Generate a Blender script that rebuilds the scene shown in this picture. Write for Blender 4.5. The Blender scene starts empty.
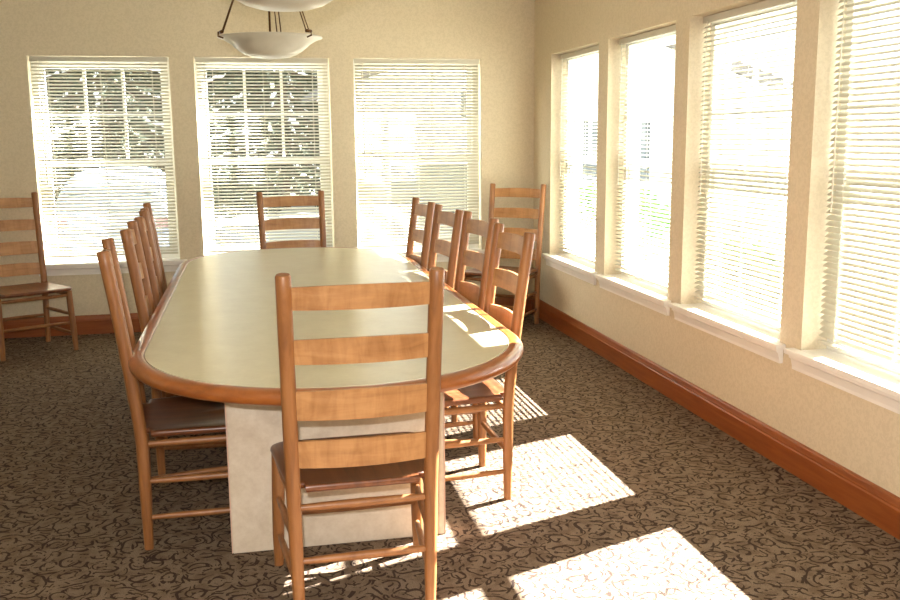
import bpy, bmesh, math, random
from mathutils import Vector, Matrix
random.seed(7)
SC = bpy.context.scene
COL = SC.collection
PI = math.pi

# ------------------------------------------------------------------ materials
def lin(c):
    return tuple(((x/255)/12.92 if x/255 <= .04045 else ((x/255+.055)/1.055)**2.4) for x in c)+(1,)

def new_mat(name):
    m = bpy.data.materials.new(name); m.use_nodes = True
    nt = m.node_tree
    return m, nt, nt.nodes['Principled BSDF']

def N(nt, t, **kw):
    n = nt.nodes.new(t)
    for k, v in kw.items():
        if k in n.inputs: n.inputs[k].default_value = v
        else: setattr(n, k, v)
    return n

def coords(nt, scale=(1, 1, 1), rot=(0, 0, 0), loc=(0, 0, 0)):
    tc = nt.nodes.new('ShaderNodeTexCoord'); mp = nt.nodes.new('ShaderNodeMapping')
    mp.inputs['Scale'].default_value = scale; mp.inputs['Rotation'].default_value = rot; mp.inputs['Location'].default_value = loc
    nt.links.new(tc.outputs['Object'], mp.inputs['Vector'])
    return mp.outputs['Vector']

def noise(nt, vec, scale, detail=3, rough=.5, dist=0):
    n = nt.nodes.new('ShaderNodeTexNoise')
    n.inputs['Scale'].default_value = scale; n.inputs['Detail'].default_value = detail
    n.inputs['Roughness'].default_value = rough; n.inputs['Distortion'].default_value = dist
    nt.links.new(vec, n.inputs['Vector'])
    return n.outputs['Fac']

def ramp(nt, fac, stops, interp='LINEAR'):
    r = nt.nodes.new('ShaderNodeValToRGB'); r.color_ramp.interpolation = interp
    e = r.color_ramp.elements
    e[0].position, e[0].color = stops[0]
    e[1].position, e[1].color = stops[1]
    for p, c in stops[2:]:
        x = e.new(p); x.color = c
    nt.links.new(fac, r.inputs['Fac'])
    return r.outputs['Color']

def math_n(nt, op, a, b=None):
    n = nt.nodes.new('ShaderNodeMath'); n.operation = op
    for i, v in enumerate((a, b)):
        if v is None: continue
        if isinstance(v, (int, float)): n.inputs[i].default_value = v
        else: nt.links.new(v, n.inputs[i])
    return n.outputs[0]

def mixc(nt, fac, a, b, mode='MIX'):
    n = nt.nodes.new('ShaderNodeMix'); n.data_type = 'RGBA'; n.blend_type = mode
    for sock, v in ((n.inputs[0], fac), (n.inputs[6], a), (n.inputs[7], b)):
        if isinstance(v, (int, float, tuple)): sock.default_value = v
        else: nt.links.new(v, sock)
    return n.outputs[2]

def bump(nt, p, h, strength=.2, dist=.002):
    b = nt.nodes.new('ShaderNodeBump'); b.inputs['Strength'].default_value = strength; b.inputs['Distance'].default_value = dist
    nt.links.new(h, b.inputs['Height']); nt.links.new(b.outputs['Normal'], p.inputs['Normal'])

def wood(name, dark, mid, light, stretch, rough=.35, figure=None, coat=.1):
    m, nt, p = new_mat(name)
    v = coords(nt, stretch)
    f = noise(nt, v, 1, 5, .6, .6)
    c = ramp(nt, f, [(.28, lin(dark)), (.5, lin(mid)), (.72, lin(light))])
    if figure:
        v2 = coords(nt, figure)
        f2 = noise(nt, v2, 1, 3, .6, .8)
        c = mixc(nt, .38, c, ramp(nt, f2, [(.35, lin(dark)), (.62, lin(light))]))
    nt.links.new(c, p.inputs['Base Color'])
    p.inputs['Roughness'].default_value = rough
    p.inputs['Coat Weight'].default_value = coat; p.inputs['Coat Roughness'].default_value = .2
    bump(nt, p, f, .08, .001)
    return m

def plain(name, rgb, rough=.5, var=.06, scale=8, metallic=0):
    m, nt, p = new_mat(name)
    f = noise(nt, coords(nt), scale, 3)
    a = tuple(max(0, x*(1-var)) for x in rgb); b = tuple(min(255, x*(1+var)) for x in rgb)
    nt.links.new(ramp(nt, f, [(.3, lin(a)), (.7, lin(b))]), p.inputs['Base Color'])
    p.inputs['Roughness'].default_value = rough; p.inputs['Metallic'].default_value = metallic
    return m

M = {}
M['post'] = wood('honey_wood_upright', (118, 74, 40), (144, 94, 52), (160, 110, 66), (30, 30, 3), .44)
M['slat'] = wood('honey_wood_figured', (140, 94, 54), (170, 120, 72), (190, 144, 96), (4, 22, 26), .46, (26, 5, 5))
M['rung'] = wood('honey_wood_rung', (118, 74, 40), (144, 94, 52), (160, 110, 66), (14, 14, 14), .44)
M['seat'] = wood('brown_seat_wood', (84, 46, 26), (108, 62, 36), (130, 80, 48), (34, 3, 20), .3)
M['endgrain'] = plain('post_end_grain', (120, 66, 32), .5)
M['table_edge'] = wood('cherry_table_edge', (126, 70, 30), (148, 84, 36), (164, 98, 46), (9, 9, 30), .28, None, .3)
M['baseboard'] = wood('red_brown_baseboard', (126, 64, 28), (142, 76, 34), (156, 88, 42), (3, 3, 40), .35)

def laminate(name, a, b, c, scale, rough):
    m, nt, p = new_mat(name)
    f = noise(nt, coords(nt), scale, 6, .65, .4); g = noise(nt, coords(nt), scale*6, 3, .6)
    c1 = ramp(nt, f, [(.32, lin(a)), (.5, lin(b)), (.68, lin(c))])
    c2 = mixc(nt, .2, c1, ramp(nt, g, [(.4, lin(a)), (.6, lin(c))]))
    nt.links.new(c2, p.inputs['Base Color']); p.inputs['Roughness'].default_value = rough
    return m
M['top'] = laminate('beige_green_laminate', (194, 184, 152), (200, 191, 159), (206, 198, 167), 9, .3)
M['pedestal'] = laminate('stone_look_laminate', (200, 184, 162), (212, 198, 178), (222, 210, 192), 12, .45)

def wallpaper(name, a, b):
    m, nt, p = new_mat(name)
    v = coords(nt)
    f = noise(nt, v, 70, 2, .5, .8); g = noise(nt, v, 1.2, 2)
    c = ramp(nt, f, [(.42, lin(a)), (.56, lin(b))])
    nt.links.new(c, p.inputs['Base Color']); p.inputs['Roughness'].default_value = .75
    bump(nt, p, f, .08, .001)
    return m
M['wall'] = wallpaper('cream_wallpaper', (211, 198, 171), (219, 206, 180))
M['ceiling'] = plain('ceiling_paint', (228, 220, 200), .9)

def carpet():
    m, nt, p = new_mat('scroll_carpet')
    v = coords(nt)
    warp = nt.nodes.new('ShaderNodeTexNoise'); warp.inputs['Scale'].default_value = 9; warp.inputs['Detail'].default_value = 1
    nt.links.new(v, warp.inputs['Vector'])
    va = nt.nodes.new('ShaderNodeVectorMath'); va.operation = 'MULTIPLY_ADD'
    nt.links.new(warp.outputs['Color'], va.inputs[0]); va.inputs[1].default_value = (.07, .07, 0); nt.links.new(v, va.inputs[2])
    def scroll(cell, rings, width, seedloc, mscale, mth):
        vo = nt.nodes.new('ShaderNodeTexVoronoi'); vo.inputs['Scale'].default_value = cell; vo.voronoi_dimensions = '2D'
        ad = nt.nodes.new('ShaderNodeVectorMath'); ad.operation = 'ADD'; ad.inputs[1].default_value = seedloc
        nt.links.new(va.outputs[0], ad.inputs[0]); nt.links.new(ad.outputs[0], vo.inputs['Vector'])
        pp = math_n(nt, 'PINGPONG', math_n(nt, 'MULTIPLY', vo.outputs['Distance'], rings), .5)
        ln = math_n(nt, 'LESS_THAN', pp, width)
        ns = nt.nodes.new('ShaderNodeTexNoise'); ns.inputs['Scale'].default_value = mscale; ns.inputs['Detail'].default_value = 0
        nt.links.new(ad.outputs[0], ns.inputs['Vector'])
        return math_n(nt, 'MULTIPLY', ln, math_n(nt, 'GREATER_THAN', ns.outputs['Fac'], mth))
    d = math_n(nt, 'MAXIMUM', scroll(10, 3.2, .15, (0, 0, 0), 24, .44), scroll(16, 2.3, .12, (3.3, 1.7, 0), 32, .50))
    fine = noise(nt, v, 260, 2)
    base = ramp(nt, fine, [(.3, lin((102, 86, 72))), (.7, lin((140, 121, 101)))])
    blot = noise(nt, v, 16, 2)
    base = mixc(nt, ramp(nt, blot, [(.45, (0, 0, 0, 1)), (.6, (.55, .55, .55, 1))]), base, lin((92, 75, 60)))
    dark = ramp(nt, fine, [(.3, lin((42, 32, 29))), (.7, lin((64, 50, 44)))])
    nt.links.new(mixc(nt, math_n(nt, 'MULTIPLY', d, .92), base, dark), p.inputs['Base Color'])
    p.inputs['Roughness'].default_value = .95
    p.inputs['Specular IOR Level'].default_value = .1
    bump(nt, p, fine, .6, .004)
    return m
M['carpet'] = carpet()
M['vinyl'] = plain('white_vinyl', (236, 236, 230), .4, .01)
M['sill'] = plain('white_painted_sill', (240, 236, 230), .4, .01)
M['blind'] = plain('cream_blind_slat', (204, 200, 184), .45, .01)
def translucent_slat():
    m = M['blind_slat'] = M['blind'].copy(); nt = m.node_tree; p = nt.nodes['Principled BSDF']
    o = nt.nodes['Material Output']; t = nt.nodes.new('ShaderNodeBsdfTranslucent'); t.inputs['Color'].default_value = lin((238, 228, 200))
    mx = nt.nodes.new('ShaderNodeMixShader'); mx.inputs[0].default_value = .04
    nt.links.new(p.outputs[0], mx.inputs[1]); nt.links.new(t.outputs[0], mx.inputs[2]); nt.links.new(mx.outputs[0], o.inputs['Surface'])
translucent_slat()
M['cord'] = plain('white_cord', (230, 226, 212), .7, .01)
M['bronze'] = plain('dark_bronze', (92, 62, 34), .35, .1, 20, .8)
M['foam'] = plain('pale_edging', (214, 180, 160), .6, .02)

def glassy(name, tint=(1, 1, 1, 1)):
    m = bpy.data.materials.new(name); m.use_nodes = True; nt = m.node_tree; nt.nodes.clear()
    o = nt.nodes.new('ShaderNodeOutputMaterial'); t = nt.nodes.new('ShaderNodeBsdfTransparent'); g = nt.nodes.new('ShaderNodeBsdfGlossy')
    lw = nt.nodes.new('ShaderNodeLayerWeight'); lw.inputs['Blend'].default_value = .5
    ff = math_n(nt, 'ADD', math_n(nt, 'MULTIPLY', math_n(nt, 'POWER', lw.outputs['Facing'], 5.0), .96), .04)
    t.inputs['Color'].default_value = tint; g.inputs['Roughness'].default_value = .02
    mx = nt.nodes.new('ShaderNodeMixShader')
    nt.links.new(ff, mx.inputs[0]); nt.links.new(t.outputs[0], mx.inputs[1]); nt.links.new(g.outputs[0], mx.inputs[2])
    nt.links.new(mx.outputs[0], o.inputs['Surface'])
    return m
M['glass'] = glassy('window_glass', (.97, .99, .98, 1))
def frosted():
    m, nt, p = new_mat('frosted_bowl_glass')
    f = noise(nt, coords(nt), 6, 3, .5, 1)
    nt.links.new(ramp(nt, f, [(.3, lin((192, 186, 172))), (.7, lin((206, 200, 186)))]), p.inputs['Base Color'])
    p.inputs['Roughness'].default_value = .3
    p.inputs['Subsurface Weight'].default_value = .15
    p.inputs['Subsurface Radius'].default_value = (.02, .02, .02)
    return m
M['bowl'] = frosted()
M['snow'] = plain('pale_ground', (150, 152, 148), .9, .04, .8)
M['bark'] = plain('tree_bark', (74, 58, 44), .9, .2)
M['needle'] = plain('conifer_needles', (48, 58, 42), .8, .25, 3)
M['leaf'] = plain('shrub_leaves', (92, 124, 66), .7, .25, 6)
M['hedge'] = plain('dark_hedge_leaves', (58, 66, 44), .8, .25, 4)
M['siding'] = plain('pale_house_siding', (206, 206, 200), .7, .03)
M['roof'] = plain('grey_roof_shingle', (96, 92, 88), .9, .15, 12)
M['carpaint'] = plain('silver_blue_paint', (128, 140, 158), .3, .02)
M['tail'] = plain('tail_light_dull', (120, 84, 86), .3)
M['tyre'] = plain('tyre_rubber', (36, 36, 38), .8)
M['darkglass'] = plain('dark_window_pane', (70, 78, 84), .1, .05)

# ------------------------------------------------------------------ mesh helpers
def finish(name, bm, mat, parent=None, smooth=False, angle=None):
    bmesh.ops.recalc_face_normals(bm, faces=bm.faces)
    me = bpy.data.meshes.new(name); bm.to_mesh(me); bm.free()
    me.materials.append(mat)
    if smooth:
        for p in me.polygons: p.use_smooth = True
        if angle: me.set_sharp_from_angle(angle=angle)
    o = bpy.data.objects.new(name, me); COL.objects.link(o)
    if parent: o.parent = parent
    return o

def box(bm, x0, x1, y0, y1, z0, z1, bev=0):
    vs = [bm.verts.new((x, y, z)) for x in (x0, x1) for y in (y0, y1) for z in (z0, z1)]
    fs = [(0, 1, 3, 2), (4, 6, 7, 5), (0, 4, 5, 1), (2, 3, 7, 6), (0, 2, 6, 4), (1, 5, 7, 3)]
    faces = [bm.faces.new([vs[i] for i in f]) for f in fs]
    if bev:
        es = list({e for f in faces for e in f.edges})
        bmesh.ops.bevel(bm, geom=es, offset=bev, segments=2, affect='EDGES', profile=.6)

def tube(bm, pts, radii, n=14, cap=True, flat=1.0):
    pts = [Vector(p) for p in pts]
    rings = []
    for i, p in enumerate(pts):
        a = pts[max(0, i-1)]; b = pts[min(len(pts)-1, i+1)]
        t = (b-a).normalized()
        ref = Vector((0, 0, 1)) if abs(t.z) < .9 else Vector((1, 0, 0))
        u = t.cross(ref).normalized(); w = t.cross(u)
        r = radii[i] if isinstance(radii, (list, tuple)) else radii
        rings.append([bm.verts.new(p+u*(r*math.cos(2*PI*k/n))+w*(r*flat*math.sin(2*PI*k/n))) for k in range(n)])
    for a, b in zip(rings, rings[1:]):
        for k in range(n):
            bm.faces.new((a[k], a[(k+1) % n], b[(k+1) % n], b[k]))
    if cap:
        bm.faces.new(rings[0]); bm.faces.new(rings[-1])

def lathe(bm, prof, n=48, center=(0, 0, 0)):
    rings = []
    cx, cy, cz = center
    for r, z in prof:
        if r < 1e-5: rings.append([bm.verts.new((cx, cy, cz+z))])
        else: rings.append([bm.verts.new((cx+r*math.cos(2*PI*k/n), cy+r*math.sin(2*PI*k/n), cz+z)) for k in range(n)])
    for a, b in zip(rings, rings[1:]):
        for k in range(n):
            k2 = (k+1) % n
            if len(a) == 1 and len(b) == 1: continue
            if len(a) == 1: bm.faces.new((a[0], b[k], b[k2]))
            elif len(b) == 1: bm.faces.new((a[k], a[k2], b[0]))
            else: bm.faces.new((a[k], a[k2], b[k2], b[k]))

def tag(o, label=None, cat=None, group=None, kind=None):
    if label: o['label'] = label
    if cat: o['category'] = cat
    if group: o['group'] = group
    if kind: o['kind'] = kind
    return o

def empty(name, loc=(0, 0, 0), rz=0):
    o = bpy.data.objects.new(name, None); COL.objects.link(o)
    o.location = loc; o.rotation_euler = (0, 0, rz); o.empty_display_size = .1
    return o

def copy_tree(root):
    c = root.copy(); COL.objects.link(c)
    for ch in list(root.children):
        d = ch.copy(); COL.objects.link(d); d.parent = c
        for g in list(ch.children):
            e = g.copy(); COL.objects.link(e); e.parent = d
    return c

# ------------------------------------------------------------------ room shell
XR, YB = 2.337, 7.72           # inner faces of the right and back walls
XL, YF = -3.7, -2.2
ZC = 2.8
TW = .24                        # wall thickness
ZS, ZT = .551, 2.122            # sill and head of every window
BW = [(-1.58, -.565), (-.381, .654), (.842, 1.886)]          # back windows, x ranges
RW = [(6.233, 7.263), (5.039, 6.055), (3.84, 4.869), (2.638, 3.668)]   # right windows, y ranges

def structure(name, bm, mat, parent=None, **k):
    o = finish(name, bm, mat, parent, **k)
    if not parent: o['kind'] = 'structure'
    return o

bm = bmesh.new(); box(bm, XL-.2, XR+TW, YF-.2, YB+TW, -.12, 0); structure('floor', bm, M['carpet'])
bm = bmesh.new(); box(bm, XL-.2, XR+TW, YF-.2, YB+TW, ZC, ZC+.15); structure('ceiling', bm, M['ceiling'])

def panel_grid(bm, cuts_a, cuts_z, holes, to3, t0, t1):
    """solid wall as one manifold: front/back faces on a grid with holes, plus reveals"""
    def v(a, z, t):
        key = (round(a, 4), round(z, 4), round(t, 4))
        if key not in cache: cache[key] = bm.verts.new(to3(a, z, t))
        return cache[key]
    cache = {}
    na, nz = len(cuts_a)-1, len(cuts_z)-1
    def solid(i, j):
        if i < 0 or j < 0 or i >= na or j >= nz: return False
        ca = (cuts_a[i]+cuts_a[i+1])/2; cz = (cuts_z[j]+cuts_z[j+1])/2
        return not any(h[0] < ca < h[1] and h[2] < cz < h[3] for h in holes)
    for i in range(na):
        for j in range(nz):
            if not solid(i, j): continue
            a0, a1, z0, z1 = cuts_a[i], cuts_a[i+1], cuts_z[j], cuts_z[j+1]
            for t in (t0, t1): bm.faces.new((v(a0, z0, t), v(a1, z0, t), v(a1, z1, t), v(a0, z1, t)))
            if not solid(i-1, j): bm.faces.new((v(a0, z0, t0), v(a0, z1, t0), v(a0, z1, t1), v(a0, z0, t1)))
            if not solid(i+1, j): bm.faces.new((v(a1, z0, t0), v(a1, z1, t0), v(a1, z1, t1), v(a1, z0, t1)))
            if not solid(i, j-1): bm.faces.new((v(a0, z0, t0), v(a1, z0, t0), v(a1, z0, t1), v(a0, z0, t1)))
            if not solid(i, j+1): bm.faces.new((v(a0, z1, t0), v(a1, z1, t0), v(a1, z1, t1), v(a0, z1, t1)))

bm = bmesh.new()
panel_grid(bm, sorted([XL-.2, XR]+[a for w in BW for a in w]), [0, ZS, ZT, ZC], [(a, b, ZS, ZT) for a, b in BW],
           lambda a, z, t: (a, YB+t, z), 0, TW)
structure('wall_back', bm, M['wall'])
bm = bmesh.new()
panel_grid(bm, sorted([YF-.2, YB+TW]+[a for w in RW for a in w]), [0, ZS, ZT, ZC], [(a, b, ZS, ZT) for a, b in RW],
           lambda a, z, t: (XR+t, a, z), 0, TW)
structure('wall_right', bm, M['wall'])
bm = bmesh.new(); box(bm, XL-.2, XL, YF, YB, 0, ZC); structure('wall_left', bm, M['wall'])
bm = bmesh.new(); box(bm, XL, XR, YF-.2, YF, 0, ZC); structure('wall_front', bm, M['wall'])

def baseboard(name, p0, p1, nrm):
    """moulded board with a stepped profile running from p0 to p1; nrm points into the room"""
    prof = [(0, 0), (.02, 0), (.02, .105), (.0165, .112), (.0165, .118), (.0145, .124), (.011, .140), (.007, .147), (0, .15)]
    bm = bmesh.new()
    p0, p1, nrm = Vector(p0), Vector(p1), Vector(nrm)
    ra = [bm.verts.new(p0+nrm*d+Vector((0, 0, z))) for d, z in prof]
    rb = [bm.verts.new(p1+nrm*d+Vector((0, 0, z))) for d, z in prof]
    n = len(prof)
    for i in range(n): bm.faces.new((ra[i], ra[(i+1) % n], rb[(i+1) % n], rb[i]))
    bm.faces.new(ra); bm.faces.new(rb)
    structure(name, bm, M['baseboard'])
baseboard('baseboard_right', (XR, YF, 0), (XR, YB-.02, 0), (-1, 0, 0))
baseboard('baseboard_back', (XL, YB, 0), (XR, YB, 0), (0, -1, 0))
baseboard('baseboard_left', (XL, YF, 0), (XL, YB-.02, 0), (1, 0, 0))
baseboard('baseboard_front', (XL+.02, YF, 0), (XR-.02, YF, 0), (0, 1, 0))

# ------------------------------------------------------------------ windows (built in local axes: x along wall, y outwards, z up)
def make_window(idx, width, loc, rz):
    w = empty('window_%d' % idx, loc, rz); w['kind'] = 'structure'
    h0, h1 = ZS, ZT
    zm = 1.318
    F0, F1 = .125, .215
    fw = .045
    bm = bmesh.new()
    for a in ((0, fw, h0, h1), (width-fw, width, h0, h1), (fw, width-fw, h1-fw, h1), (fw, width-fw, h0, h0+.05)):
        box(bm, a[0], a[1], F0, F1, a[2], a[3])
    finish('frame', bm, M['vinyl'], w)
    def sash(name, z0, z1, y0, y1, st):
        bm = bmesh.new()
        x0, x1 = fw, width-fw
        for a in ((x0, x0+st, z0, z1), (x1-st, x1, z0, z1), (x0+st, x1-st, z0, z0+st), (x0+st, x1-st, z1-st, z1)):
            box(bm, a[0], a[1], y0, y1, a[2], a[3])
        s = finish(name, bm, M['vinyl'], w)
        bm = bmesh.new(); ym = (y0+y1)/2
        bm.faces.new([bm.verts.new(q) for q in ((x0+st, ym, z0+st), (x1-st, ym, z0+st), (x1-st, ym, z1-st), (x0+st, ym, z1-st))])
        finish('pane', bm, M['glass'], s)
        return s, x0+st, x1-st, z0+st, z1-st, ym
    s, a0, a1, b0, b1, ym = sash('upper_sash', zm-.02, h1-fw, .175, .205, .038)
    bm = bmesh.new()
    for k in (1, 2):
        xx = a0+(a1-a0)*k/3
        box(bm, xx-.011, xx+.011, ym-.009, ym+.009, b0, b1)
    zz = (b0+b1)/2
    for k in range(3):
        xa = a0+(a1-a0)*k/3+(.011 if k else 0); xb = a0+(a1-a0)*(k+1)/3-(.011 if k < 2 else 0)
        box(bm, xa, xb, ym-.009, ym+.009, zz-.011, zz+.011)
    finish('muntin_grid', bm, M['vinyl'], s)
    s2 = sash('lower_sash', h0+.05, zm+.025, .135, .165, .042)[0]
    bm = bmesh.new(); box(bm, width/2-.03, width/2+.03, .125, .145, zm+.025, zm+.037, .003)
    finish('sash_lock', bm, M['vinyl'], s2)
    # stool with horns and a stepped apron below it
    bm = bmesh.new()
    box(bm, .002, width-.002, -.001, .124, h0+.0005, h0+.012)
    box(bm, -.055, width+.055, -.05, -.001, h0-.012, h0+.012, .004)
    finish('sill', bm, M['sill'], w)
    bm = bmesh.new()
    prof = [(-.001, -.012), (-.036, -.012), (-.036, -.026), (-.026, -.034), (-.022, -.05), (-.018, -.066), (-.018, -.08), (-.001, -.08)]
    ra = [bm.verts.new((-.035, y, h0+z)) for y, z in prof]; rb = [bm.verts.new((width+.035, y, h0+z)) for y, z in prof]
    n = len(prof)
    for i in range(n): bm.faces.new((ra[i], ra[(i+1) % n], rb[(i+1) % n], rb[i]))
    bm.faces.new(ra); bm.faces.new(rb)
    finish('apron', bm, M['sill'], w)
    return w

def make_blind(width, loc, rz, tilt, label, yc, bottom=.612, seed=0):
    """tilt > 0 raises the outer edge of every slat"""
    b = empty('window_blind', (loc[0], loc[1], ZT), rz)
    tag(b, label, 'window blind', 'slatted window blinds')
    rnd = random.Random(seed)
    m = .012; top = -.004
    bm = bmesh.new(); box(bm, m, width-m, yc-.016, yc+.016, top-.036, top, .003)
    finish('headrail', bm, M['blind'], b)
    bm = bmesh.new()
    sw, pitch = .030, .0255
    z = top-.036-.018; zb = bottom-ZT
    k = 0
    while z > zb+.012:
        t = tilt+rnd.uniform(-.02, .02)
        prof = []
        for q in (-1, -.5, 0, .5, 1):
            yy = q*sw/2; zz = .0032*(1-q*q)
            prof.append((yy*math.cos(t)-zz*math.sin(t), yy*math.sin(t)+zz*math.cos(t)))
        up = [[bm.verts.new((x, yc+py, z+pz)) for py, pz in prof] for x in (m+.004, width-m-.004)]
        dn = [[bm.verts.new((x, yc+py, z+pz-.0006)) for py, pz in prof] for x in (m+.004, width-m-.004)]
        for i in range(4):
            bm.faces.new((up[0][i], up[0][i+1], up[1][i+1], up[1][i]))
            bm.faces.new((dn[0][i], dn[0][i+1], dn[1][i+1], dn[1][i]))
        for e in (0, 1):
            for i in range(4): bm.faces.new((up[e][i], up[e][i+1], dn[e][i+1], dn[e][i]))
        bm.faces.new((up[0][0], up[1][0], dn[1][0], dn[0][0])); bm.faces.new((up[0][4], up[1][4], dn[1][4], dn[0][4]))
        z -= pitch; k += 1
    finish('slats', bm, M['blind_slat'], b)
    bm = bmesh.new(); box(bm, m+.002, width-m-.002, yc-.014, yc+.014, zb-.006, zb+.008, .003)
    finish('bottom_rail', bm, M['blind'], b)
    for fx in (.13, .5, .87):
        bm = bmesh.new()
        for s in (-1, 1):
            yy = yc+s*.0165
            box(bm, fx*width-.0012, fx*width+.0012, yy-.0006, yy+.0006, zb, top-.036)
        finish('ladder_cord', bm, M['cord'], b)
    bm = bmesh.new(); tube(bm, [(.075, yc-.022, top-.03), (.075, yc-.026, -.55), (.075, yc-.027, -.95)], [.003, .003, .0035], 8)
    finish('tilt_wand', bm, M['cord'], b, smooth=True)
    return b

R = math.radians
back_labels = ['cream slatted blind over the leftmost far window, beside the lone wall chair',
               'cream slatted blind on the far wall over the middle window, under the hanging bowl lamp',
               'cream slatted blind on the far wall over the right window, nearest the room corner']
right_labels = ['slatted blind on the right wall window closest to the room corner, narrowest in view',
                'slatted blind on the right wall over the second window from the corner',
                'slatted blind on the right wall over the third window from the corner, pinkish white stripes',
                'slatted blind on the right wall window nearest the camera, cut off at right']
n = 1
for i, (a, b) in enumerate(BW):
    make_window(n, b-a, (a, YB, 0), 0); n += 1
    make_blind(b-a, (a, YB, 0), 0, R((27, 23, 36)[i]), back_labels[i], .035, .612, i)
for i, (a, b) in enumerate(RW):
    # local x runs from far to near along the wall, local y outwards
    make_window(n, b-a, (XR, b, 0), -PI/2); n += 1
    make_blind(b-a, (XR, b, 0), -PI/2, R((10, 9, 27, 36)[i]), right_labels[i], .085, .600, 10+i)

# ------------------------------------------------------------------ conference table
def arc_outline(cx, y0, y1, r, off=0, n=40):
    pts = []
    r2 = r-off
    for k in range(n+1):
        a = PI+PI*k/n
        pts.append((cx+r2*math.cos(a), y0+r+r2*math.sin(a)))
    for k in range(n+1):
        a = PI*k/n
        pts.append((cx+r2*math.cos(a), y1-r+r2*math.sin(a)))
    return pts
TX, TY0, TY1, TR = .273, 2.805, 6.77, .729
TH = -.010                      # the top stands at .74
t = empty('conference_table', (TX, (TY0+TY1)/2, 0))
tag(t, 'long round-ended conference table with pale laminate top and glossy wood edge, on a slab base', 'table')
dy = (TY0+TY1)/2
def tl(p): return (p[0]-TX, p[1]-dy)
def loop_stack(bm, levels, capa=True, capb=True):
    rings = []
    for off, z in levels:
        rings.append([bm.verts.new((*tl(p), z+TH)) for p in arc_outline(TX, TY0, TY1, TR, off)])
    for a, b in zip(rings, rings[1:]):
        m = len(a)
        for k in range(m): bm.faces.new((a[k], a[(k+1) % m], b[(k+1) % m], b[k]))
    if capa: bm.faces.new(rings[0])
    if capb: bm.faces.new(rings[-1])
    return rings
bm = bmesh.new()
lv = [(.056, .7455), (.054, .749), (.048, .7508), (.035, .7508), (.018, .748), (.007, .742), (.001, .732), (0, .724), (.002, .714), (.009, .706), (.02, .701), (.04, .700), (.056, .700), (.056, .7455)]
loop_stack(bm, lv[:-1]+[(.056, .7455)], False, False)
finish('edge_band', bm, M['table_edge'], t, smooth=True)
bm = bmesh.new(); loop_stack(bm, [(.057, .705), (.057, .749), (.0575, .75)])
finish('tabletop', bm, M['top'], t)
for yy in (3.365, 5.72):
    bm = bmesh.new(); box(bm, -.118-TX, .672-TX, yy-dy, yy+.045-dy, .0, .694, .003)
    p = finish('pedestal', bm, M['pedestal'], t)
    bm = bmesh.new(); box(bm, -.1225-TX, -.1185-TX, yy-dy, yy+.045-dy, .002, .69)
    finish('edging', bm, M['foam'], p)
    bm = bmesh.new(); box(bm, .6725-TX, .6765-TX, yy-dy, yy+.045-dy, .002, .69)
    finish('edging', bm, M['foam'], p)
bm = bmesh.new(); box(bm, .2-TX, .25+.05-TX, 3.412-dy, 5.718-dy, .25, .60, .003)
finish('spine_beam', bm, M['pedestal'], t)

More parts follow.
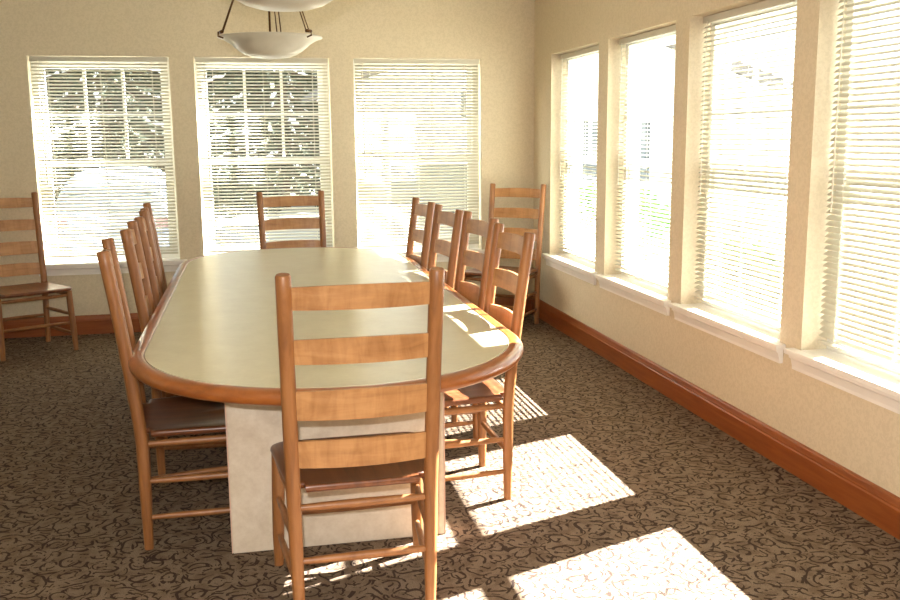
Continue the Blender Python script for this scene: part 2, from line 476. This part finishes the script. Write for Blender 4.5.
# ------------------------------------------------------------------ ladder-back chairs (local: +y is the way the sitter looks)
def post_y(z):
    return 0 if z < .40 else -.085*((z-.40)/.705)**1.25
def make_chair():
    c = empty('ladder_back_chair')
    H = 1.118
    for s in (-1, 1):
        bm = bmesh.new()
        zs = [0, .03, .12, .25, .40, .48, .56, .66, .76, .86, .96, 1.06, H-.006]
        rs = [.0165, .0175, .0195, .0215, .0225, .023, .023, .023, .023, .023, .0232, .0232, .0232]
        pts = [(s*(.208+.016*min(1, z/H)), post_y(z), z) for z in zs]
        pts.append((s*.224, post_y(H), H)); rs.append(.0195)
        tube(bm, pts, rs, 20)
        finish('back_post', bm, M['post'], c, smooth=True, angle=R(50))
        bm = bmesh.new()
        tube(bm, [(s*.252, .445, 0), (s*.250, .436, .12), (s*.245, .416, .3), (s*.242, .410, .432)], [.0165, .0205, .0225, .0215], 18)
        finish('front_leg', bm, M['post'], c, smooth=True, angle=R(50))
    # four curved slats
    for (z0, z1) in ((.515, .600), (.669, .759), (.845, .920), (1.011, 1.079)):
        bm = bmesh.new(); nx = 16
        cols = []
        for i in range(nx+1):
            u = -1+2*i/nx
            x = u*.208
            bow = -.030*(1-u*u)
            arch = .006*(1-u*u)
            col = []
            for (zz, dd) in ((z0, -.006), (z0, .006), ((z0+z1)/2, .006), (z1+arch, .006), (z1+arch, -.006), ((z0+z1)/2, -.006)):
                col.append(bm.verts.new((x, post_y(zz)+bow+dd, zz)))
            cols.append(col)
        for a, b in zip(cols, cols[1:]):
            for k in range(6): bm.faces.new((a[k], a[(k+1) % 6], b[(k+1) % 6], b[k]))
        bm.faces.new(cols[0]); bm.faces.new(cols[-1])
        bmesh.ops.recalc_face_normals(bm, faces=bm.faces)
        finish('back_slat', bm, M['slat'], c, smooth=True, angle=R(40))
    # saddled plank seat with round front corners, notched round the posts
    out = [(-.178, -.012), (.178, -.012), (.180, .026), (.232, .032)]
    rr = .06; xf, yf = .268, .450
    for k in range(7):
        a = PI/2*k/6
        out.append((xf-rr+rr*math.cos(a), yf-rr+rr*math.sin(a)))
    for k in range(7):
        a = PI/2+PI/2*k/6
        out.append((-xf+rr+rr*math.cos(a), yf-rr+rr*math.sin(a)))
    out += [(-.232, .032), (-.180, .026)]
    # densify
    dens = []
    for i, p in enumerate(out):
        q = out[(i+1) % len(out)]
        L = math.hypot(q[0]-p[0], q[1]-p[1]); k = max(1, int(L/.04))
        for j in range(k): dens.append((p[0]+(q[0]-p[0])*j/k, p[1]+(q[1]-p[1])*j/k))
    cx, cy = 0, .21
    def dish(x, y):
        a = max(0, 1-((x)/.21)**2)*max(0, 1-((y-.19)/.20)**2)
        ridge = .007*math.exp(-(x/.03)**2)*max(0, min(1, (y-.2)/.15))
        return -.014*a**.7+ridge*(1 if a > 0 else 0)
    bm = bmesh.new()
    ZT_ = .456
    rings = []
    def ring(s, z, d=False): return [bm.verts.new((cx+(x-cx)*s, cy+(y-cy)*s, z+(dish(cx+(x-cx)*s, cy+(y-cy)*s) if d else 0))) for x, y in dens]
    rings.append(ring(.94, ZT_-.027)); rings.append(ring(.985, ZT_-.022)); rings.append(ring(1, ZT_-.012)); rings.append(ring(.993, ZT_-.003))
    for s in (.975, .93, .86, .75, .6, .45, .3, .15): rings.append(ring(s, ZT_, True))
    for a, b in zip(rings, rings[1:]):
        m = len(a)
        for k in range(m): bm.faces.new((a[k], a[(k+1) % m], b[(k+1) % m], b[k]))
    bm.faces.new(rings[0]); cvt = bm.verts.new((cx, cy, ZT_+dish(cx, cy)))
    a = rings[-1]
    for k in range(len(a)): bm.faces.new((a[k], a[(k+1) % len(a)], cvt))
    finish('seat', bm, M['seat'], c, smooth=True, angle=R(60))
    # rungs
    def rung(p, q, r=.0115, name='rung'):
        bm = bmesh.new(); p, q = Vector(p), Vector(q)
        tube(bm, [p, p.lerp(q, .2), p.lerp(q, .5), p.lerp(q, .8), q], [r*.8, r, r*1.12, r, r*.8], 12)
        finish(name, bm, M['rung'], c, smooth=True, angle=R(50))
    for s in (-1, 1):
        for z, r in ((.405, .013), (.262, .012), (.122, .0115)):
            rung((s*.21, .008, z), (s*.245, .410, z), r)
    rung((-.208, 0, .382), (.208, 0, .382), .0125)
    rung((-.206, 0, .208), (.206, 0, .208), .0125)
    rung((-.240, .410, .400), (.240, .410, .400), .0125)
    rung((-.244, .418, .200), (.244, .418, .200), .012)
    return c

proto = make_chair()
side = 'ladder-back chairs along the sides of the table'
X1, X0 = R(90), R(-90)   # faces -x : rz=+90 ; faces +x : rz=-90
chairs = [
    ((.303, 2.80), R(1), 'wooden ladder-back chair in the foreground seen from behind, at the near end of the table', 'ladder-back chairs at the table ends'),
    ((.295, 6.915), R(180+7), 'wooden ladder-back chair facing the camera at the far end of the table', 'ladder-back chairs at the table ends'),
    ((-.447, 3.69), X0+R(6), 'wooden ladder-back chair on the left of the table, nearest the camera', side),
    ((-.460, 4.51), X0+R(3), 'wooden ladder-back chair on the left of the table, second from the camera', side),
    ((-.478, 5.19), X0+R(3), 'wooden ladder-back chair on the left of the table, third from the camera', side),
    ((-.520, 5.84), X0+R(4), 'wooden ladder-back chair on the left of the table, farthest from the camera', side),
    ((.998, 3.865), X1+R(1), 'sunlit wooden ladder-back chair on the right of the table, nearest the camera', side),
    ((1.024, 4.565), X1+R(3), 'wooden ladder-back chair on the right of the table, second from the camera', side),
    ((.982, 5.13), X1+R(3), 'wooden ladder-back chair on the right of the table, third from the camera', side),
    ((.958, 5.78), X1+R(2), 'wooden ladder-back chair on the right of the table, farthest from the camera', side),
    ((2.064, 7.375), R(140), 'wooden ladder-back chair standing in the room corner behind the right row of chairs', 'ladder-back chairs set against the walls'),
    ((-1.725, 7.40), R(210), 'wooden ladder-back chair with dark seat against the far wall at the left picture edge', 'ladder-back chairs set against the walls'),
]
for i, (xy, rz, lab, grp) in enumerate(chairs):
    c = proto if i == 0 else copy_tree(proto)
    c.location = (xy[0], xy[1], 0); c.rotation_euler = (0, 0, rz)
    tag(c, lab, 'chair', grp)

# ------------------------------------------------------------------ bowl pendants
def make_pendant(x, y, label):
    zb = 2.046
    p = empty('pendant_lamp', (x, y, ZC)); tag(p, label, 'pendant lamp', 'white glass bowl pendant lamps')
    Rb = .287
    prof = [(1.0, 0), (.94, -.018), (.88, -.042), (.76, -.115), (.68, -.185), (.60, -.25), (.48, -.32), (.33, -.365), (.16, -.385), (0, -.39)]
    inner = [(0, -.372), (.16, -.367), (.33, -.347), (.47, -.302), (.59, -.232), (.67, -.167), (.75, -.097), (.87, -.022), (.94, .002), (1.0, .012)]
    bm = bmesh.new()
    lathe(bm, [(r*Rb, z*Rb) for r, z in prof+inner]+[(Rb, 0)], 56, (0, 0, zb-ZC))
    bmesh.ops.remove_doubles(bm, verts=bm.verts, dist=1e-5)
    finish('glass_bowl', bm, M['bowl'], p, smooth=True)
    hub = 2.69-ZC
    bm = bmesh.new(); lathe(bm, [(0, 0), (.07, 0), (.07, -.01), (.05, -.03), (.015, -.04), (.012, -.07), (.03, -.08), (.034, -.1), (.03, -.118), (0, -.125)], 28)
    finish('canopy', bm, M['bronze'], p, smooth=True, angle=R(40))
    for k in range(3):
        a = R(197+120*k)
        e = Vector((math.cos(a), math.sin(a), 0)); tt = Vector((-e.y, e.x, 0))
        bm = bmesh.new()
        for s in (-1, 1):
            A = e*.02+tt*(.008*s)+Vector((0, 0, hub)); B = e*(Rb*.93)+tt*(.012*s)+Vector((0, 0, zb+.02-ZC))
            tube(bm, [A, B], .0032, 8)
        finish('strap', bm, M['bronze'], p, smooth=True)
        bm = bmesh.new()
        c0 = e*(Rb*.95)+Vector((0, 0, zb+.006-ZC))
        tube(bm, [c0-tt*.02+Vector((0, 0, .015)), c0+tt*.02+Vector((0, 0, .015))], .009, 10)
        tube(bm, [c0+e*.016+Vector((0, 0, .015)), c0+e*.018+Vector((0, 0, -.008)), c0-e*.01+Vector((0, 0, -.016))], .005, 8)
        finish('clip', bm, M['bronze'], p, smooth=True)
    bm = bmesh.new(); tube(bm, [(0, 0, hub), (0, 0, zb-.03-ZC)], .006, 10)
    finish('stem', bm, M['bronze'], p, smooth=True)
    bm = bmesh.new(); lathe(bm, [(0, 0), (.03, 0), (.034, -.02), (.03, -.045), (0, -.05)], 20, (0, 0, zb-.02-ZC))
    finish('lamp_holder', bm, M['bronze'], p, smooth=True, angle=R(40))
    return p
make_pendant(.145, 5.5, 'farther white glass bowl pendant lamp, whole in view before the middle far window')
make_pendant(.142, 3.44, 'nearer white glass bowl pendant lamp cut off by the top picture edge')

# ------------------------------------------------------------------ outdoors
bm = bmesh.new(); box(bm, -40, 60, -20, 60, -.5, -.35); o = structure('ground', bm, M['snow'])

def leaves(bm, fn, count, size, seed):
    rnd = random.Random(seed)
    for _ in range(count):
        c, d = fn(rnd)
        d = d.normalized(); ref = Vector((rnd.uniform(-1, 1), rnd.uniform(-1, 1), rnd.uniform(-1, 1)))
        u = d.cross(ref).normalized(); s = size*rnd.uniform(.6, 1.3)
        a = bm.verts.new(c-d*s*.1); b = bm.verts.new(c+d*s*.5+u*s*.28); e = bm.verts.new(c+d*s); f = bm.verts.new(c+d*s*.5-u*s*.28+Vector((0, 0, s*.08)))
        bm.faces.new((a, b, e, f))

def conifer(x, y, h, r, seed, label):
    t = empty('conifer_tree', (x, y, -.35)); tag(t, label, 'tree', 'conifers outside the far wall')
    bm = bmesh.new(); tube(bm, [(0, 0, 0), (.03, 0, h*.5), (0, 0, h)], [.16, .1, .02], 10); finish('trunk', bm, M['bark'], t, smooth=True)
    rnd = random.Random(seed); segs = []
    bm = bmesh.new(); z = .5
    while z < h-.2:
        L = r*(1-z/h)+.15
        for k in range(9):
            a = rnd.uniform(0, 2*PI); e = Vector((math.cos(a)*L, math.sin(a)*L, -.25*L+rnd.uniform(-.1, .1)))
            p0 = Vector((0, 0, z)); segs.append((p0, p0+e))
            tube(bm, [p0, p0+e*.5+Vector((0, 0, .04)), p0+e], [.03, .018, .006], 5)
        z += .22
    finish('branches', bm, M['bark'], t)
    bm = bmesh.new()
    def fn(rn):
        a, b = rn.choice(segs); q = rn.uniform(.15, 1)
        d = (b-a).normalized()+Vector((rn.uniform(-.8, .8), rn.uniform(-.8, .8), rn.uniform(-.7, .2)))
        return a.lerp(b, q)+Vector((0, 0, -.02)), d
    leaves(bm, fn, 30000, .23, seed+1)
    o = finish('needles', bm, M['needle'], t); o['kind'] = 'stuff'
conifer(-2.9, 21.6, 11.0, 2.7, 3, 'dark conifer outside, seen through the leftmost far window')
conifer(.9, 25.9, 12.0, 3.0, 9, 'conifer outside seen through the middle far window')
conifer(7.2, 27.5, 11.0, 2.8, 12, 'conifer rising behind the roof of the pale house outside')
conifer(-8.4, 26.5, 11.0, 2.9, 15, 'conifer outside beyond the left edge of the leftmost far window')

def shrub(x, y, w, h, seed, label, mat='leaf', group='shrubs outside the windows', count=2600, z0=-.35, deep=None):
    t = empty('shrub', (x, y, z0)); tag(t, label, 'shrub', group)
    bm = bmesh.new(); rnd = random.Random(seed)
    for k in range(9):
        a = rnd.uniform(0, 2*PI); tube(bm, [(0, 0, 0), (math.cos(a)*w*.2, math.sin(a)*w*.2, h*.5), (math.cos(a)*w*.4, math.sin(a)*w*.4, h*.85)], [.02, .014, .006], 6)
    finish('stems', bm, M['bark'], t)
    bm = bmesh.new(); dp = deep or w
    def fn(rn):
        v = Vector((rn.gauss(0, 1), rn.gauss(0, 1), rn.gauss(0, 1))).normalized()*rn.uniform(.55, 1)**.5
        c = Vector((v.x*w/2, v.y*dp/2, h*.55+v.z*h*.45)); return c, v+Vector((rn.uniform(-.6, .6), rn.uniform(-.6, .6), rn.uniform(-.3, .7)))
    leaves(bm, fn, count, .09, seed)
    o = finish('foliage', bm, M[mat], t); o['kind'] = 'stuff'
shrub(4.3, 11.0, 1.5, 1.25, 21, 'green shrub outside the right wall window closest to the corner')
shrub(3.5, 6.6, 1.0, 1.02, 22, 'low green shrub outside the second right wall window')
shrub(3.5, 4.4, 1.1, 1.0, 23, 'low green shrub outside the third right wall window')
shrub(3.5, 2.9, 1.2, 1.02, 24, 'low green shrub outside the right wall window nearest the camera')
shrub(-3.5, 37.0, 17.0, 2.3, 25, 'long dark hedge far across the yard outside the far windows', 'hedge', None, 9000, deep=1.5)

# pale car parked outside, its rear towards the room
car = empty('parked_car', (-1.95, 14.2, -.35)); tag(car, 'silver blue car parked outside the leftmost far window, seen from behind', 'car')
bm = bmesh.new()
secs = [(0, .78, .34, .80, .62, .98), (.12, .84, .26, .86, .66, 1.20), (.45, .87, .24, .90, .62, 1.34), (1.6, .88, .22, .92, .60, 1.40), (2.4, .88, .22, .92, .60, 1.33), (3.1, .87, .24, .90, .68, .96), (3.8, .84, .26, .80, .62, .84), (4.05, .76, .36, .66, .5, .72)]
rings = []
for (y, hw, zl, zb_, rw, zr) in secs:
    pts = [(-hw*.9, zl), (-hw, zl+.1), (-hw, (zl+zb_)/2), (-hw*.97, zb_), (-rw-.02, zr-.08), (-rw+.08, zr), (0, zr+.03), (rw-.08, zr), (rw+.02, zr-.08), (hw*.97, zb_), (hw, (zl+zb_)/2), (hw, zl+.1), (hw*.9, zl)]
    rings.append([bm.verts.new((x, y, z)) for x, z in pts])
for a, b in zip(rings, rings[1:]):
    for k in range(len(a)): bm.faces.new((a[k], a[(k+1) % len(a)], b[(k+1) % len(b)], b[k]))
bm.faces.new(rings[0]); bm.faces.new(rings[-1])
finish('body', bm, M['carpaint'], car, smooth=True, angle=R(35))
bm = bmesh.new(); q = [(-.60, -.004, .84), (.60, -.004, .84), (.56, .06, 1.12), (-.56, .06, 1.12)]
bm.faces.new([bm.verts.new(p) for p in q]); bm.faces.new([bm.verts.new((x, y+.02, z)) for x, y, z in q])
finish('rear_window', bm, M['darkglass'], car)
for sx in (-1, 1):
    bm = bmesh.new(); box(bm, sx*.70-.1, sx*.70+.1, -.02, .1, .58, .74, .02); finish('tail_light', bm, M['tail'], car)
    for yy in (.75, 3.2):
        bm = bmesh.new(); tube(bm, [(sx*.70, yy, .31), (sx*.74, yy, .31), (sx*.88, yy, .31), (sx*.90, yy, .31)], [.27, .31, .31, .27], 24)
        finish('wheel', bm, M['tyre'], car, smooth=True, angle=R(40))
bm = bmesh.new(); box(bm, -.82, .82, -.09, .05, .34, .52, .03); finish('bumper', bm, M['carpaint'], car)

# pale house across the yard
h = empty('house', (5.6, 16.5, -.35)); tag(h, 'pale sided house with grey roof outside the right far window', 'house')
bm = bmesh.new()
v = [bm.verts.new(p) for p in ((-4, 0, 0), (4, 0, 0), (4, 0, 2.70), (0, 0, 4.05), (-4, 0, 2.70))]
w_ = [bm.verts.new((q.co.x, 5, q.co.z)) for q in v]
bm.faces.new(v); bm.faces.new(w_)
for i in range(5): bm.faces.new((v[i], v[(i+1) % 5], w_[(i+1) % 5], w_[i]))
finish('wall', bm, M['siding'], h)
for s in (-1, 1):
    bm = bmesh.new()
    q = [(0, 4.07), (s*4.4, 2.585), (s*4.4, 2.705), (0, 4.19)]
    a = [bm.verts.new((x, -.4, z)) for x, z in q]; b = [bm.verts.new((x, 5.3, z)) for x, z in q]
    bm.faces.new(a); bm.faces.new(b)
    for i in range(4): bm.faces.new((a[i], a[(i+1) % 4], b[(i+1) % 4], b[i]))
    finish('roof', bm, M['roof'], h)
for (x0, x1, z0, z1) in ((-3.2, -1.75, .15, 1.35), (-1.95, -1.55, 2.2, 2.6), (.3, 1.6, 1.0, 2.1)):
    bm = bmesh.new()
    for a in ((x0-.08, x0, z0-.08, z1+.08), (x1, x1+.08, z0-.08, z1+.08), (x0, x1, z1, z1+.08), (x0, x1, z0-.08, z0)):
        box(bm, a[0], a[1], -.05, 0, a[2], a[3])
    f = finish('window', bm, M['vinyl'], h)
    bm = bmesh.new(); box(bm, x0, x1, -.02, -.005, z0, z1); finish('pane', bm, M['darkglass'], f)

# ------------------------------------------------------------------ light
sun = bpy.data.lights.new('sun', 'SUN'); sun.energy = 78; sun.angle = R(.55); sun.color = (1, .985, .955)
so = bpy.data.objects.new('sun', sun); COL.objects.link(so)
sd = Vector((-1, -.37, -.755)).normalized()
so.rotation_euler = sd.to_track_quat('-Z', 'Y').to_euler(); so.location = (12, 8, 9)

w = bpy.data.worlds.new('World'); SC.world = w; w.use_nodes = True
bg = w.node_tree.nodes['Background']; bg.inputs['Color'].default_value = (.90, .96, 1, 1); bg.inputs['Strength'].default_value = 2.0

fl = bpy.data.lights.new('camera_flash', 'POINT'); fl.energy = 150; fl.shadow_soft_size = .018; fl.color = (1, .99, .98)
fo = bpy.data.objects.new('camera_flash', fl); COL.objects.link(fo); fo.location = (-.03, -.005, 1.61)

# ------------------------------------------------------------------ camera
yaw, pitch, roll = .2055, .1705, -.0089
cy, sy, cp, sp = math.cos(yaw), math.sin(yaw), math.cos(pitch), math.sin(pitch)
fw = Vector((sy*cp, cy*cp, -sp)); rt = Vector((cy, -sy, 0)); up = rt.cross(fw)
c, s = math.cos(roll), math.sin(roll)
r2 = rt*c+up*s; u2 = -s*rt+up*c
cam = bpy.data.cameras.new('camera'); cam.sensor_width = 36; cam.lens = 36*948.69/900
co = bpy.data.objects.new('camera', cam); COL.objects.link(co)
m = Matrix((r2, u2, -fw)).transposed().to_4x4(); m.translation = (0, 0, 1.5)
co.matrix_world = m
SC.camera = co
SC.view_settings.view_transform = 'Standard'; SC.view_settings.look = 'None'
SC.view_settings.exposure = .72; SC.view_settings.gamma = 1; SC.view_settings.use_curve_mapping = False
